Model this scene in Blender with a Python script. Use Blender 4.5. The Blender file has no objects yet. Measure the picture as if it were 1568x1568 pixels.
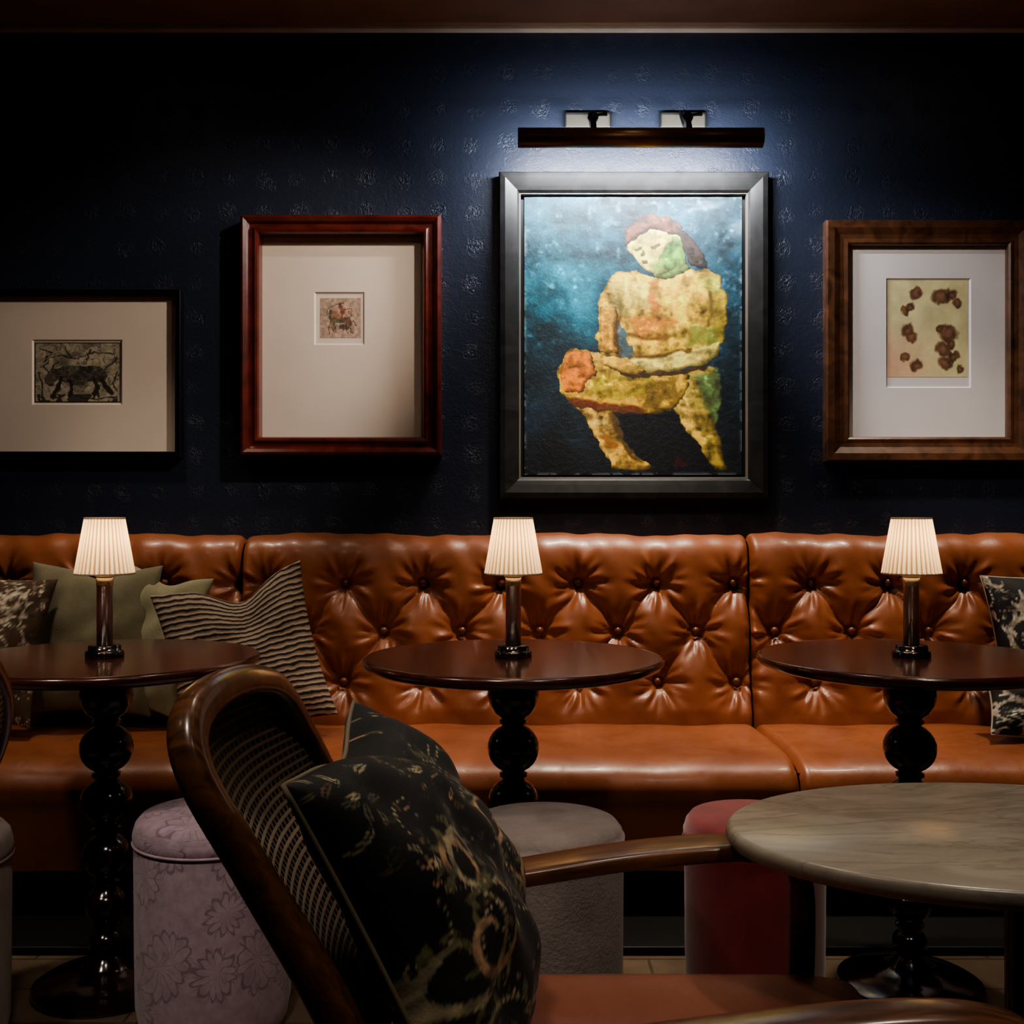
import bpy, bmesh, math, random
import numpy as np
from mathutils import Vector, Matrix, Euler
random.seed(3); np.random.seed(3)
sc = bpy.context.scene
COL = sc.collection
# ------------------------------------------------------------ helpers
CAMZ = 1.025; F = 1670.0
def wx(u, d): return (u-784.0)/F*d          # image pixel column at an estimated depth -> metres across the room
def wz(v, d): return CAMZ-(v-784.0)/F*d     # image pixel row at an estimated depth -> metres above floor

def empty(name, loc):
    e = bpy.data.objects.new(name, None); e.location = loc; e.empty_display_size = .1
    COL.objects.link(e); e['L'] = list(loc); return e
def adopt(o, e):
    if e is not None:
        o.parent = e; o.matrix_parent_inverse = Matrix.Translation(Vector(e['L'])).inverted()
    return o
def mobj(name, verts, faces, mat=None, parent=None, smooth=True, uvs=None):
    me = bpy.data.meshes.new(name); me.from_pydata([tuple(v) for v in verts], [], faces)
    if uvs is not None:
        l = me.uv_layers.new(name='UVMap')
        for li, lp in enumerate(me.loops): l.data[li].uv = uvs[lp.vertex_index]
    me.update()
    if smooth: me.polygons.foreach_set('use_smooth', [True]*len(me.polygons))
    if mat: me.materials.append(mat)
    o = bpy.data.objects.new(name, me); COL.objects.link(o)
    return adopt(o, parent)
def fixn(o):
    bm = bmesh.new(); bm.from_mesh(o.data); bmesh.ops.remove_doubles(bm, verts=bm.verts, dist=1e-5)
    bmesh.ops.recalc_face_normals(bm, faces=bm.faces); bm.to_mesh(o.data); bm.free(); return o
def box(name, lo, hi, mat, parent=None, bev=.004, seg=3):
    x0,y0,z0 = lo; x1,y1,z1 = hi
    v = [(x0,y0,z0),(x1,y0,z0),(x1,y1,z0),(x0,y1,z0),(x0,y0,z1),(x1,y0,z1),(x1,y1,z1),(x0,y1,z1)]
    f = [(0,3,2,1),(4,5,6,7),(0,1,5,4),(1,2,6,5),(2,3,7,6),(3,0,4,7)]
    o = mobj(name, v, f, mat, parent, smooth=False)
    if bev:
        m = o.modifiers.new('b','BEVEL'); m.width = bev; m.segments = seg
        o.data.polygons.foreach_set('use_smooth', [True]*6)
        w = o.modifiers.new('w','WEIGHTED_NORMAL')
    return o
def lathe(name, prof, loc, mat, parent=None, seg=72, sx=1, sy=1, rfun=None, close=True):
    v=[]; f=[]; uv=[]
    n=len(prof)
    for i,(r,z) in enumerate(prof):
        for k in range(seg):
            a = 2*math.pi*k/seg
            rr = rfun(r,z,a,k) if rfun else r
            v.append((loc[0]+rr*math.cos(a)*sx, loc[1]+rr*math.sin(a)*sy, loc[2]+z)); uv.append((k/seg, z))
    for i in range(n-1):
        for k in range(seg):
            k2=(k+1)%seg
            f.append((i*seg+k, i*seg+k2, (i+1)*seg+k2, (i+1)*seg+k))
    nf=len(f)
    if close:
        f.append(tuple(range(seg-1,-1,-1))); f.append(tuple((n-1)*seg+k for k in range(seg)))
    o=mobj(name, v, f, mat, parent, uvs=uv)
    ul=o.data.uv_layers[0].data
    for p in o.data.polygons:
        if p.index<nf and (p.index%seg)==seg-1:
            for li in p.loop_indices:
                if ul[li].uv[0]<.5: ul[li].uv=(1.0,ul[li].uv[1])
    return o
def crom(pts, n=8):
    P=[np.array(p,float) for p in pts]; P=[2*P[0]-P[1]]+P+[2*P[-1]-P[-2]]; out=[]
    for i in range(1,len(P)-2):
        for k in range(n):
            t=k/n; a,b,c,d=P[i-1],P[i],P[i+1],P[i+2]
            out.append(.5*((2*b)+(-a+c)*t+(2*a-5*b+4*c-d)*t*t+(-a+3*b-3*c+d)*t**3))
    out.append(P[-2]); return out
def sweep(name, pts, mat, parent=None, n=8, side=(0,1,0), seg=20, sup=2.4, closed=False, smooth_path=True):
    P = crom(pts, n) if smooth_path else [np.array(p,float) for p in pts]
    N=len(P); v=[]; f=[]
    s = Vector(side)
    for i in range(N):
        if closed: t = Vector(P[(i+1)%N][:3]-P[i-1][:3])
        else: t = Vector(P[min(i+1,N-1)][:3]-P[max(i-1,0)][:3])
        t.normalize(); s = (s - t*s.dot(t)).normalized(); b = t.cross(s)
        c=Vector(P[i][:3]); ra,rb=P[i][3],P[i][4]
        for k in range(seg):
            a=2*math.pi*k/seg; ca,sa=math.cos(a),math.sin(a)
            e=2/sup
            v.append(c + s*(ra*math.copysign(abs(ca)**e,ca)) + b*(rb*math.copysign(abs(sa)**e,sa)))
    R = N if closed else N-1
    for i in range(R):
        j=(i+1)%N
        for k in range(seg):
            k2=(k+1)%seg; f.append((i*seg+k,i*seg+k2,j*seg+k2,j*seg+k))
    if not closed:
        f.append(tuple(range(seg-1,-1,-1))); f.append(tuple((N-1)*seg+k for k in range(seg)))
    return fixn(mobj(name, v, f, mat, parent))

# ------------------------------------------------------------ materials
def lin(c): 
    c=np.asarray(c,float); return np.where(c<=.04045,c/12.92,((c+.055)/1.055)**2.4)
def S(r,g,b): return tuple(lin(np.array([r,g,b])/255.0))+(1,)
class NT:
    def __init__(s,name):
        s.m=bpy.data.materials.new(name); s.m.use_nodes=True; s.t=s.m.node_tree
        s.b=s.t.nodes['Principled BSDF']; s.out=s.t.nodes['Material Output']
    def n(s,typ,**k):
        nd=s.t.nodes.new(typ)
        for a,b in k.items():
            if a.startswith('i_'):
                key=a[2:].replace('_',' ')
                nd.inputs[key].default_value=b
            else: setattr(nd,a,b)
        return nd
    def l(s,a,b): s.t.links.new(a,b)
    def co(s,kind='Object',scale=(1,1,1),rot=(0,0,0)):
        c=s.n('ShaderNodeTexCoord'); m=s.n('ShaderNodeMapping'); m.inputs['Scale'].default_value=scale; m.inputs['Rotation'].default_value=rot
        s.l(c.outputs[kind],m.inputs['Vector']); return m.outputs['Vector']
    def noise(s,vec,scale,detail=4,rough=.5,dist=0):
        n=s.n('ShaderNodeTexNoise',i_Scale=scale,i_Detail=detail,i_Roughness=rough,i_Distortion=dist); s.l(vec,n.inputs['Vector']); return n
    def ramp(s,fac,stops,interp='LINEAR'):
        r=s.n('ShaderNodeValToRGB'); r.color_ramp.interpolation=interp; e=r.color_ramp.elements
        while len(e)<len(stops): e.new(.5)
        for i,(p,c) in enumerate(stops):
            e[i].position=p; e[i].color=c if len(c)==4 else (*c,1)
        s.l(fac,r.inputs['Fac']); return r.outputs['Color']
    def mix(s,fac,a,b,typ='MIX'):
        m=s.n('ShaderNodeMix',data_type='RGBA',blend_type=typ)
        for sock,val in ((m.inputs[0],fac),(m.inputs[6],a),(m.inputs[7],b)):
            if hasattr(val,'is_output'): s.l(val,sock)
            else: sock.default_value=val
        return m.outputs[2]
    def math(s,op,a,b=0.0,c=0.0):
        m=s.n('ShaderNodeMath',operation=op)
        for i,val in enumerate((a,b,c)):
            if hasattr(val,'is_output'): s.l(val,m.inputs[i])
            else: m.inputs[i].default_value=val
        return m.outputs[0]
    def bump(s,h,strength=.3,dist=.002):
        b=s.n('ShaderNodeBump'); b.inputs['Strength'].default_value=strength; b.inputs['Distance'].default_value=dist
        s.l(h,b.inputs['Height']); s.l(b.outputs[0],s.b.inputs['Normal'])
    def set(s,base=None,rough=None,metal=None,coat=None,sheen=None,spec=None):
        I=s.b.inputs
        if base is not None:
            if hasattr(base,'is_output'): s.l(base,I['Base Color'])
            else: I['Base Color'].default_value=base
        if rough is not None:
            if hasattr(rough,'is_output'): s.l(rough,I['Roughness'])
            else: I['Roughness'].default_value=rough
        if metal is not None: I['Metallic'].default_value=metal
        if coat is not None: I['Coat Weight'].default_value=coat; I['Coat Roughness'].default_value=.15
        if sheen is not None: I['Sheen Weight'].default_value=sheen
        if spec is not None: I['Specular IOR Level'].default_value=spec
        return s
B4=(0,0,0,1); W4=(1,1,1,1)
def leather(name,c1,c2,rough=.36):
    t=NT(name); v=t.co()
    n=t.noise(v,4,6,.65); col=t.ramp(n.outputs['Fac'],[(.3,c1),(.7,c2)])
    f=t.noise(v,260,3,.6); w=t.noise(v,20,5,.65,.8)
    h=t.math('ADD',t.math('MULTIPLY',f.outputs['Fac'],.22),w.outputs['Fac'])
    t.set(col,t.ramp(w.outputs['Fac'],[(.3,(rough-.08,)*3),(.7,(rough+.12,)*3)]),coat=.08,spec=.7); t.bump(h,.3,.0026); return t.m
def wood(name,c1,c2,rough=.3,scale=(1,1,1),coat=.4,axis=(2,30,30)):
    t=NT(name); v=t.co(scale=axis); n=t.noise(v,1.6,6,.6,1.2)
    t.set(t.ramp(n.outputs['Fac'],[(.3,c1),(.68,c2)]),rough,coat=coat); t.bump(n.outputs['Fac'],.08,.001); return t.m
def plain(name,c,rough=.5,metal=0,coat=0,bs=0,bscale=200,sheen=0,var=.15):
    t=NT(name); v=t.co(); n=t.noise(v,bscale,3,.6); n2=t.noise(v,9,3)
    dark=tuple(x*(1-var) for x in c[:3])+(1,)
    t.set(t.ramp(n2.outputs['Fac'],[(.35,dark),(.65,c)]),rough,metal,coat,sheen)
    if bs: t.bump(n.outputs['Fac'],bs,.0015)
    return t.m

m_leather=leather('tan_leather',S(128,72,46),S(162,98,64),.38)
m_leather_d=leather('tan_leather_chair',S(130,76,60),S(146,90,72),.45)
m_button=leather('leather_button',S(102,56,36),S(116,64,42))
m_mahog=wood('mahogany_table',S(54,27,22),S(90,46,34),.24,coat=.6,axis=(3,25,25))
m_ped=plain('mahogany_turned',S(36,13,12),.14,coat=.7)
m_walnut=wood('walnut_chair',S(66,41,27),S(126,84,57),.3,coat=.5,axis=(6,40,20))
m_blackw=wood('black_frame_wood',S(20,20,20),S(44,43,42),.4,coat=.15,axis=(8,8,8))
m_black=plain('matt_black',S(14,13,13),.5)
m_blackf=plain('thin_black_frame',S(12,12,13),.35)
m_redw=wood('red_frame_wood',S(66,22,17),S(104,42,31),.3,coat=.4,axis=(9,9,9))
m_brnw=wood('brown_frame_wood',S(54,35,24),S(102,67,46),.36,coat=.3,axis=(9,9,9))
m_slip=plain('frame_slip',S(124,116,106),.4)
m_mat=plain('mat_board',S(218,203,189),.85,bs=.1,var=.03)
m_matw=plain('mat_board_white',S(212,207,206),.85,bs=.1,var=.03)
m_bronze=plain('bronze',S(122,88,60),.34,metal=.6)
m_stem=plain('brushed_stem',S(214,198,188),.26,metal=.8)
m_chrome=plain('dark_chrome',S(110,106,106),.14,metal=.9)
m_steel=plain('bracket_steel',S(88,85,76),.45,metal=.3)
m_cap=plain('lamp_cap',S(235,215,190),.5)

# wallpaper : small embossed damask sprigs on a repeat
t=NT('navy_wallpaper'); mp=t.co(scale=(1,0,1))
dn=t.noise(mp,26,3,.6)
off=t.n('ShaderNodeVectorMath',operation='MULTIPLY_ADD'); t.l(dn.outputs['Color'],off.inputs[0]); off.inputs[1].default_value=(.055,0,.055); t.l(mp,off.inputs[2])
vo=t.n('ShaderNodeTexVoronoi'); vo.voronoi_dimensions='3D'; vo.inputs['Scale'].default_value=9.0; vo.inputs['Randomness'].default_value=.2
t.l(off.outputs[0],vo.inputs['Vector'])
d=vo.outputs['Distance']
curl=t.noise(mp,75,2,.5,1.5)
ring=t.math('SINE',t.math('ADD',t.math('MULTIPLY',d,42.0),t.math('MULTIPLY',curl.outputs['Fac'],15.0)))
mask=t.ramp(d,[(.14,W4),(.36,B4)])
mot=t.math('MULTIPLY',ring,mask)
fine=t.noise(mp,190,4,.6,.4); lump=t.noise(mp,52,4,.6,.8)
h=t.math('ADD',t.math('ADD',t.math('MULTIPLY',mot,.52),t.math('MULTIPLY',fine.outputs['Fac'],.45)),t.math('MULTIPLY',lump.outputs['Fac'],.85))
t.set(t.ramp(t.math('ADD',t.math('MULTIPLY',mot,.15),.5),[(.3,S(32,38,53)),(.7,S(37,44,61))]),.42,spec=.5); t.bump(h,.42,.004); m_wall=t.m
m_wall2=plain('navy_plaster',S(40,38,44),.6)
m_ceil=plain('ceiling_brown',S(160,130,108),.6)
m_trim=plain('cornice_trim',S(200,186,170),.4)
t=NT('floor_stone'); v=t.co()
br=t.n('ShaderNodeTexBrick'); br.inputs['Scale'].default_value=1.6; br.inputs['Color1'].default_value=S(116,98,80); br.inputs['Color2'].default_value=S(106,90,74); br.inputs['Mortar'].default_value=S(54,46,40); br.inputs['Mortar Size'].default_value=.006
t.l(v,br.inputs['Vector']); n=t.noise(v,14,5)
t.set(t.mix(.4,br.outputs['Color'],t.ramp(n.outputs['Fac'],[(.3,S(74,62,52)),(.7,S(122,106,88))])),.4); m_floor=t.m

# marble
t=NT('grey_marble'); v=t.co(scale=(1,2.2,1),rot=(0,0,.35))
n1=t.noise(v,2.2,8,.62,1.6); vein=t.math('ABSOLUTE',t.math('SUBTRACT',n1.outputs['Fac'],.5))
vm=t.ramp(vein,[(.0,W4),(.035,B4)]); n2=t.noise(v,6,6,.6,.8)
c=t.ramp(n2.outputs['Fac'],[(.3,S(146,137,124)),(.7,S(178,169,154))])
t.set(t.mix(t.math('MULTIPLY',vm,.4),c,S(112,104,94)),.27,spec=.5); m_marble=t.m

# fabrics
def fab(name,base,rough=.9,weave=260,bs=.5,sheen=.2):
    t=NT(name); vo=t.co(); n=t.noise(vo,weave,2,.6); n2=t.noise(vo,12,4,.6)
    d=tuple(x*.72 for x in base[:3])+(1,)
    t.set(t.ramp(n2.outputs['Fac'],[(.35,d),(.65,base)]),rough,sheen=sheen); t.bump(n.outputs['Fac'],bs,.002); return t.m
m_green=fab('olive_velvet',S(126,119,94)); m_sage=fab('sage_linen',S(166,161,130))
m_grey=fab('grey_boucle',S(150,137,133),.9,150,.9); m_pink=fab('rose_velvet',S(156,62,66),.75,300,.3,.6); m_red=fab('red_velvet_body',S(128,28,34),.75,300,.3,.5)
m_beige=fab('blush_fabric',S(160,142,134))
t=NT('striped_fabric'); v=t.co('UV')
wv_=t.n('ShaderNodeTexWave',wave_type='BANDS',bands_direction='Y'); wv_.inputs['Scale'].default_value=8.0; wv_.inputs['Distortion'].default_value=3.0; wv_.inputs['Detail'].default_value=2.5; wv_.inputs['Detail Scale'].default_value=1.5
t.l(v,wv_.inputs['Vector']); fac=t.ramp(wv_.outputs['Fac'],[(.2,B4),(.55,W4)])
t.set(t.mix(fac,S(44,35,34),S(164,146,128)),.9); t.bump(wv_.outputs['Fac'],.5,.004); m_stripe=t.m
t=NT('lavender_print'); v=t.co('UV',scale=(9,8,1)); vo=t.n('ShaderNodeTexVoronoi',feature='F1'); vo.inputs['Scale'].default_value=1; vo.inputs['Randomness'].default_value=.85
ds=t.noise(v,2.2,2,.5); dv=t.n('ShaderNodeVectorMath',operation='MULTIPLY_ADD'); t.l(ds.outputs['Color'],dv.inputs[0]); dv.inputs[1].default_value=(.35,.35,0); t.l(v,dv.inputs[2])
t.l(dv.outputs[0],vo.inputs['Vector'])
df=t.n('ShaderNodeVectorMath',operation='SUBTRACT'); t.l(dv.outputs[0],df.inputs[0]); t.l(vo.outputs['Position'],df.inputs[1])
sp=t.n('ShaderNodeSeparateXYZ'); t.l(df.outputs[0],sp.inputs[0])
ang=t.math('ARCTAN2',sp.outputs[1],sp.outputs[0]); dd_=vo.outputs['Distance']
pet=t.math('MULTIPLY',t.math('ABSOLUTE',t.math('SINE',t.math('MULTIPLY',ang,6.0))),dd_)
pl_=t.math('MULTIPLY',t.ramp(pet,[(.03,W4),(.07,B4)]),t.ramp(dd_,[(.50,W4),(.56,B4)]))
tip=t.math('ABSOLUTE',t.math('SUBTRACT',dd_,t.math('ADD',.42,t.math('MULTIPLY',t.math('ABSOLUTE',t.math('SINE',t.math('MULTIPLY',ang,6.0))),.10))))
tl=t.ramp(tip,[(.012,W4),(.03,B4)])
mm=t.math('MAXIMUM',pl_,tl); nn=t.noise(t.co(),40,4,.6)
t.set(t.mix(t.math('MULTIPLY',mm,.62),t.ramp(nn.outputs['Fac'],[(.3,S(168,145,158)),(.7,S(194,170,182))]),S(116,92,110)),.8,sheen=.3); t.bump(nn.outputs['Fac'],.3,.002); m_lav=t.m
# cane weave
t=NT('cane_weave'); v=t.co('UV')
def wvn(dirn,scale,dist=.5):
    w=t.n('ShaderNodeTexWave',wave_type='BANDS',bands_direction=dirn); w.inputs['Scale'].default_value=scale; w.inputs['Distortion'].default_value=dist; t.l(v,w.inputs['Vector']); return w.outputs['Fac']
a=wvn('X',20.0); b=wvn('Y',26.0)
ma=t.ramp(a,[(.62,B4),(.85,W4)]); mb=t.ramp(b,[(.5,B4),(.75,W4)])
h=t.math('MAXIMUM',t.math('MULTIPLY',ma,.6),mb)
t.set(t.mix(h,S(20,17,15),S(160,144,124)),.55); t.bump(h,.6,.003); m_cane=t.m
# pleated lampshade: dark folds and inner glow put into colour and emission
t=NT('pleated_shade_fabric'); c=t.n('ShaderNodeTexCoord'); sp=t.n('ShaderNodeSeparateXYZ'); t.l(c.outputs['UV'],sp.inputs[0])
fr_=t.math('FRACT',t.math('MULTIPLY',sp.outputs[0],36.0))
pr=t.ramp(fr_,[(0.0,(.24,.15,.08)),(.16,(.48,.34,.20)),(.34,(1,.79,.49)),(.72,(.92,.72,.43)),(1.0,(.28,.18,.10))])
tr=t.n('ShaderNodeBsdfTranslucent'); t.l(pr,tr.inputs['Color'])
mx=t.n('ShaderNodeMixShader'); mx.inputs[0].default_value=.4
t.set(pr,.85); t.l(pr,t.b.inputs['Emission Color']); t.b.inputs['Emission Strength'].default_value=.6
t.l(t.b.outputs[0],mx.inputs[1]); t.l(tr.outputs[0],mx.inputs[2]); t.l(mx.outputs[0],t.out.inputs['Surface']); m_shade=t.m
def emis(name,c,s):
    t=NT(name); t.set(B4,.5); t.b.inputs['Emission Color'].default_value=c; t.b.inputs['Emission Strength'].default_value=s; return t.m
m_bulb=emis('warm_bulb',(1,.78,.5,1),6); m_led=emis('cool_led_strip',(.85,.92,1,1),6)
m_down=emis('downlight_lens',(1,.85,.66,1),8)

# ------------------------------------------------------------ room shell
WY=3.5; CZ=2.574
box('wall_back',(-2.7,WY,0),(2.7,WY+.12,CZ+.1),m_wall,bev=0)
box('wall_left',(-2.82,-1.6,0),(-2.7,WY+.12,CZ+.1),m_wall2,bev=0)
box('wall_right',(2.7,-1.6,0),(2.82,WY+.12,CZ+.1),m_wall2,bev=0)
box('wall_front',(-2.82,-1.72,0),(2.82,-1.6,CZ+.1),m_wall2,bev=0)
box('floor',(-2.82,-1.72,-.1),(2.82,WY+.12,0),m_floor,bev=0)
box('ceiling',(-2.7,-1.6,CZ),(2.7,WY,CZ+.1),m_ceil,bev=0)
box('trim_1',(-2.7,WY-.03,CZ-.012),(2.7,WY,CZ),m_trim,bev=.002)

# ------------------------------------------------------------ banquette
def dens(prof,n):
    P=np.array(crom([(p[0],p[1],0) for p in prof],10))[:,:2]
    s=np.r_[0,np.cumsum(np.linalg.norm(np.diff(P,axis=0),axis=1))]
    q=np.linspace(0,s[-1],n); Q=np.c_[np.interp(q,s,P[:,0]),np.interp(q,s,P[:,1])]
    T=np.gradient(Q,axis=0); T/=np.linalg.norm(T,axis=1)[:,None]
    N=np.c_[-T[:,1],T[:,0]]
    return Q,N,q
def panel(name,x0,x1,prof,nx,ns,mat,parent,disp=None,er=.022,flip=1):
    Q,N,q=dens(prof,ns); N=N*flip
    xs=np.linspace(x0,x1,nx)
    v=[];f=[]
    for i in range(ns):
        for j in range(nx):
            x=xs[j]; e=min(x-x0,x1-x)
            o=0.0
            if e<er: o=er*(1-math.sqrt(max(0,1-((er-e)/er)**2)))
            dd=disp(x,Q[i][1],Q[i][0],q[i],q[-1]) if disp else 0
            v.append((x,Q[i][0]+N[i][0]*(dd-o),Q[i][1]+N[i][1]*(dd-o)))
    for i in range(ns-1):
        for j in range(nx-1):
            f.append((i*nx+j,i*nx+j+1,(i+1)*nx+j+1,(i+1)*nx+j))
    return mobj(name,v,f,mat,parent)
sofa=empty('banquette_sofa',(0,3.1,0))
BP=[(3.30,.30),(3.272,.36),(3.275,.42),(3.29,.52),(3.31,.66),(3.328,.80),(3.338,.875),(3.355,.920),(3.39,.945),(3.44,.945),(3.495,.93)]
rows=[.807,.661,.509]; SZ=.149
def mk_tuft(px0,sx):
    def fn(x,z,y,q,L):
        if y>3.42: return 0
        xx=x+.008*math.sin(z*31+x*5)+.004*math.sin(x*47+z*20)
        p=(xx-px0)/sx; r=(z-rows[0])/SZ
        if r>0:
            b=1-(1-abs(math.sin(math.pi*p)))*math.exp(-r*5.0)
        elif r<-2:
            b=1-(1-abs(math.sin(math.pi*p)))*math.exp((r+2)*2.4)
        else:
            b=math.sqrt(abs(math.sin(math.pi*(p+r/2))*math.sin(math.pi*(p-r/2))))
        dd=.031*(b**1.0)-.023
        p=(x-px0)/sx
        for k in range(3):
            off=.5 if k==1 else 0
            pc=round(p-off)+off
            dx=(p-pc)*sx; dz=(z-rows[k]); d2=math.hypot(dx,dz)
            if d2<.16:
                th=math.atan2(dz,dx); ph=pc*2.3+k*1.7
                dd-=.014*math.exp(-(d2/.020)**2)+.018*math.exp(-(d2/.06)**2)
                am=.0040*math.exp(-((d2-.05)/.036)**2)
                dd+=am*(math.cos(7*th+ph)+.8*math.cos(12*th+2.3*ph+d2*40)+.4*math.cos(19*th-ph))
        dd+=.004*math.sin(x*9+z*7)+.0022*math.sin(x*31-z*17+2*math.sin(x*5))+.0012*math.sin(x*67+z*43)
        w=min(1,max(0,(z-.38)/.05)); 
        return dd*w
    return fn
SX=.239
secs=[(-2.65,-.832,-1.07-SX*7,SX),(-.828,.726,-.512-SX*4,SX),(.730,2.65,.922-.236*4,.236)]
for k,(a,b,p0,sx) in enumerate(secs):
    nx=int((b-a)/.0055)
    panel('back_%d'%(k+1),a,b,BP,nx,116,m_leather,sofa,mk_tuft(p0,sx),flip=1)
    bv=[];bf=[]
    for r,z in enumerate(rows):
        yb=[3.329,3.31,3.289][r]
        off=.5 if r==1 else 0
        i0=math.ceil((a+.03-p0)/sx-off); i1=math.floor((b-.03-p0)/sx-off)
        for i in range(i0,i1+1):
            x=p0+(i+off)*sx; base=len(bv); n1=12; yc=yb+.030
            for q in range(5):
                ph=math.pi/2*q/4
                for w in range(n1):
                    an=2*math.pi*w/n1
                    bv.append((x+.0125*math.cos(ph)*math.cos(an),yc-.009*math.sin(ph),z+.0125*math.cos(ph)*math.sin(an)))
            for q in range(4):
                for w in range(n1):
                    w2=(w+1)%n1; bf.append((base+q*n1+w,base+q*n1+w2,base+(q+1)*n1+w2,base+(q+1)*n1+w))
    mobj('buttons_%d'%(k+1),bv,bf,m_button,sofa)
SP=[(3.34,.372),(3.28,.386),(3.2,.393),(3.05,.398),(2.9,.398),(2.81,.392),(2.76,.372),(2.737,.338),(2.735,.305),(2.745,.27),(2.748,.2),(2.748,.12)]
def sd(x,z,y,q,L):
    return .002*math.sin(x*13+y*9)+.0015*math.sin(x*29-y*11)
for k,(a,b,_,_) in enumerate(secs):
    panel('seat_%d'%(k+1),a,b,SP,int((b-a)/.008),110,m_leather,sofa,sd,er=.025,flip=-1)
box('seat_core',(-2.64,2.775,.12),(2.64,3.33,.36),m_black,sofa,bev=0)
box('back_core',(-2.64,3.37,.12),(2.64,3.498,.90),m_black,sofa,bev=0)
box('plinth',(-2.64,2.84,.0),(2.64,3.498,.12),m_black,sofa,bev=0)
box('floor_shade_board',(-2.64,2.52,0),(2.64,2.84,.02),m_black,sofa,bev=.003)  # black slab on the floor standing in for the shade under the seat

# ------------------------------------------------------------ tables and lamps
def ped_profile():
    P=[(.0,0),(.148,0),(.152,.008),(.150,.018),(.135,.026),(.09,.034),(.055,.042),(.040,.052),(.034,.062)]
    def ball(zc,r,sq=1.0,n=14):
        for i in range(n+1):
            a=-math.pi/2+math.pi*i/n
            rr=r*math.cos(a)
            if rr>.02: P.append((rr,zc+r*sq*math.sin(a)))
    def collar(z):
        P.extend([(.024,z-.006),(.030,z-.003),(.030,z+.003),(.024,z+.006)])
    ball(.098,.037,.9); collar(.137); ball(.182,.046,.85); collar(.229); ball(.285,.052,.95); collar(.342); ball(.401,.055,.95); collar(.460); ball(.517,.056,.95); collar(.574)
    P.extend([(.030,.585),(.042,.594),(.052,.612),(.056,.632),(.054,.650),(.046,.662),(.046,.668),(.07,.676),(.13,.682),(.13,.690)])
    return P
def top_profile(R,z,th):
    return [(.0,z-th),(R-.035,z-th),(R-.022,z-th+.002),(R-.008,z-th*.72),(R-.001,z-th*.45),(R,z-th*.3),(R-.002,z-.003),(R-.006,z),(R-.012,z),(0.0,z)]
TZ=.7145
def ped_table(x,y):
    e=empty('pedestal_table',(x,y,0))
    lathe('pedestal',ped_profile(),(x,y,0),m_ped,e,64)
    lathe('table_top',top_profile(.323,TZ,.028),(x,y,0),m_mahog,e,128)
    for o in e.children: 
        m=o.modifiers.new('es','EDGE_SPLIT'); m.split_angle=math.radians(50)
def lamp(x,y,z):
    e=empty('table_lamp',(x,y,z))
    lathe('base',[(0,0),(.039,0),(.040,.002),(.040,.011),(.038,.013),(.034,.013),(.034,.023),(.032,.025),(0,.025)],(x,y,z+.0005),m_chrome,e,48)
    lathe('stem',[(.0,.024),(.0165,.024),(.0165,.150),(.0175,.151),(.0175,.170),(.015,.172),(0,.172)],(x,y,z),m_stem,e,32)
    lathe('diffuser_cap',[(0,.172),(.02,.172),(.02,.177),(.006,.182),(.006,.2),(0,.2)],(x,y,z),m_cap,e,24)
    H=.118; seg=216
    def rf(r,zz,a,k): return r*(1+.035*[-1,-.5,.3,1,1,.3][k%6])
    prof=[(.0605-(.0605-.0405)*i/10,.179+H*i/10) for i in range(11)]
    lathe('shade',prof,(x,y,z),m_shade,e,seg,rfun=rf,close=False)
    for nm,r,zz in (('trim_bottom',.0614,.179),('trim_top',.0414,.179+H)):
        sweep(nm,[(x+r*math.cos(2*math.pi*i/48),y+r*math.sin(2*math.pi*i/48),z+zz,.0013,.0022) for i in range(48)],m_cap,e,side=(1,0,0),seg=8,closed=True,smooth_path=False)
    lathe('bulb',[(0,.2),(.008,.2),(.012,.212),(.012,.228),(.007,.236),(0,.238)],(x,y,z),m_bulb,e,20)
    l=bpy.data.lights.new('lamp_light','POINT'); l.energy=.55; l.color=(1,.74,.44); l.shadow_soft_size=.014
    lo=bpy.data.objects.new('lamp_light',l); lo.location=(x,y,z+.255); COL.objects.link(lo); adopt(lo,e)
TY=2.35
for px in (163,786,1393):
    X=wx(px,TY); ped_table(X,TY); lamp(X,TY-.01,TZ)

# marble table
mt=empty('marble_table',(.649,1.424,0))
MX,MY,MZ=.649,1.424,.612
RX,RY=.367,.247; sc_=RY/RX
prof=[(.0,MZ-.024),(RX-.01,MZ-.024),(RX-.003,MZ-.021),(RX,MZ-.014),(RX,MZ-.009),(RX-.003,MZ-.003),(RX-.008,MZ),(0,MZ)]
lathe('marble_top',prof,(MX,MY,0),m_marble,mt,160,sx=1,sy=sc_)
lathe('under_plate',[(0,MZ-.036),(.13,MZ-.036),(.13,MZ-.024),(0,MZ-.024)],(MX+.03,MY,0),m_black,mt,48,sy=.8)
lathe('column',[(0,.03),(.06,.03),(.045,.05),(.034,.09),(.032,.3),(.034,.52),(.05,.565),(.05,.577),(0,.577)],(MX+.03,MY,0),m_ped,mt,40)
lathe('foot',[(0,0),(.15,0),(.155,.006),(.15,.018),(.08,.028),(.05,.034),(0,.034)],(MX+.03,MY,0),m_ped,mt,64)

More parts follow.
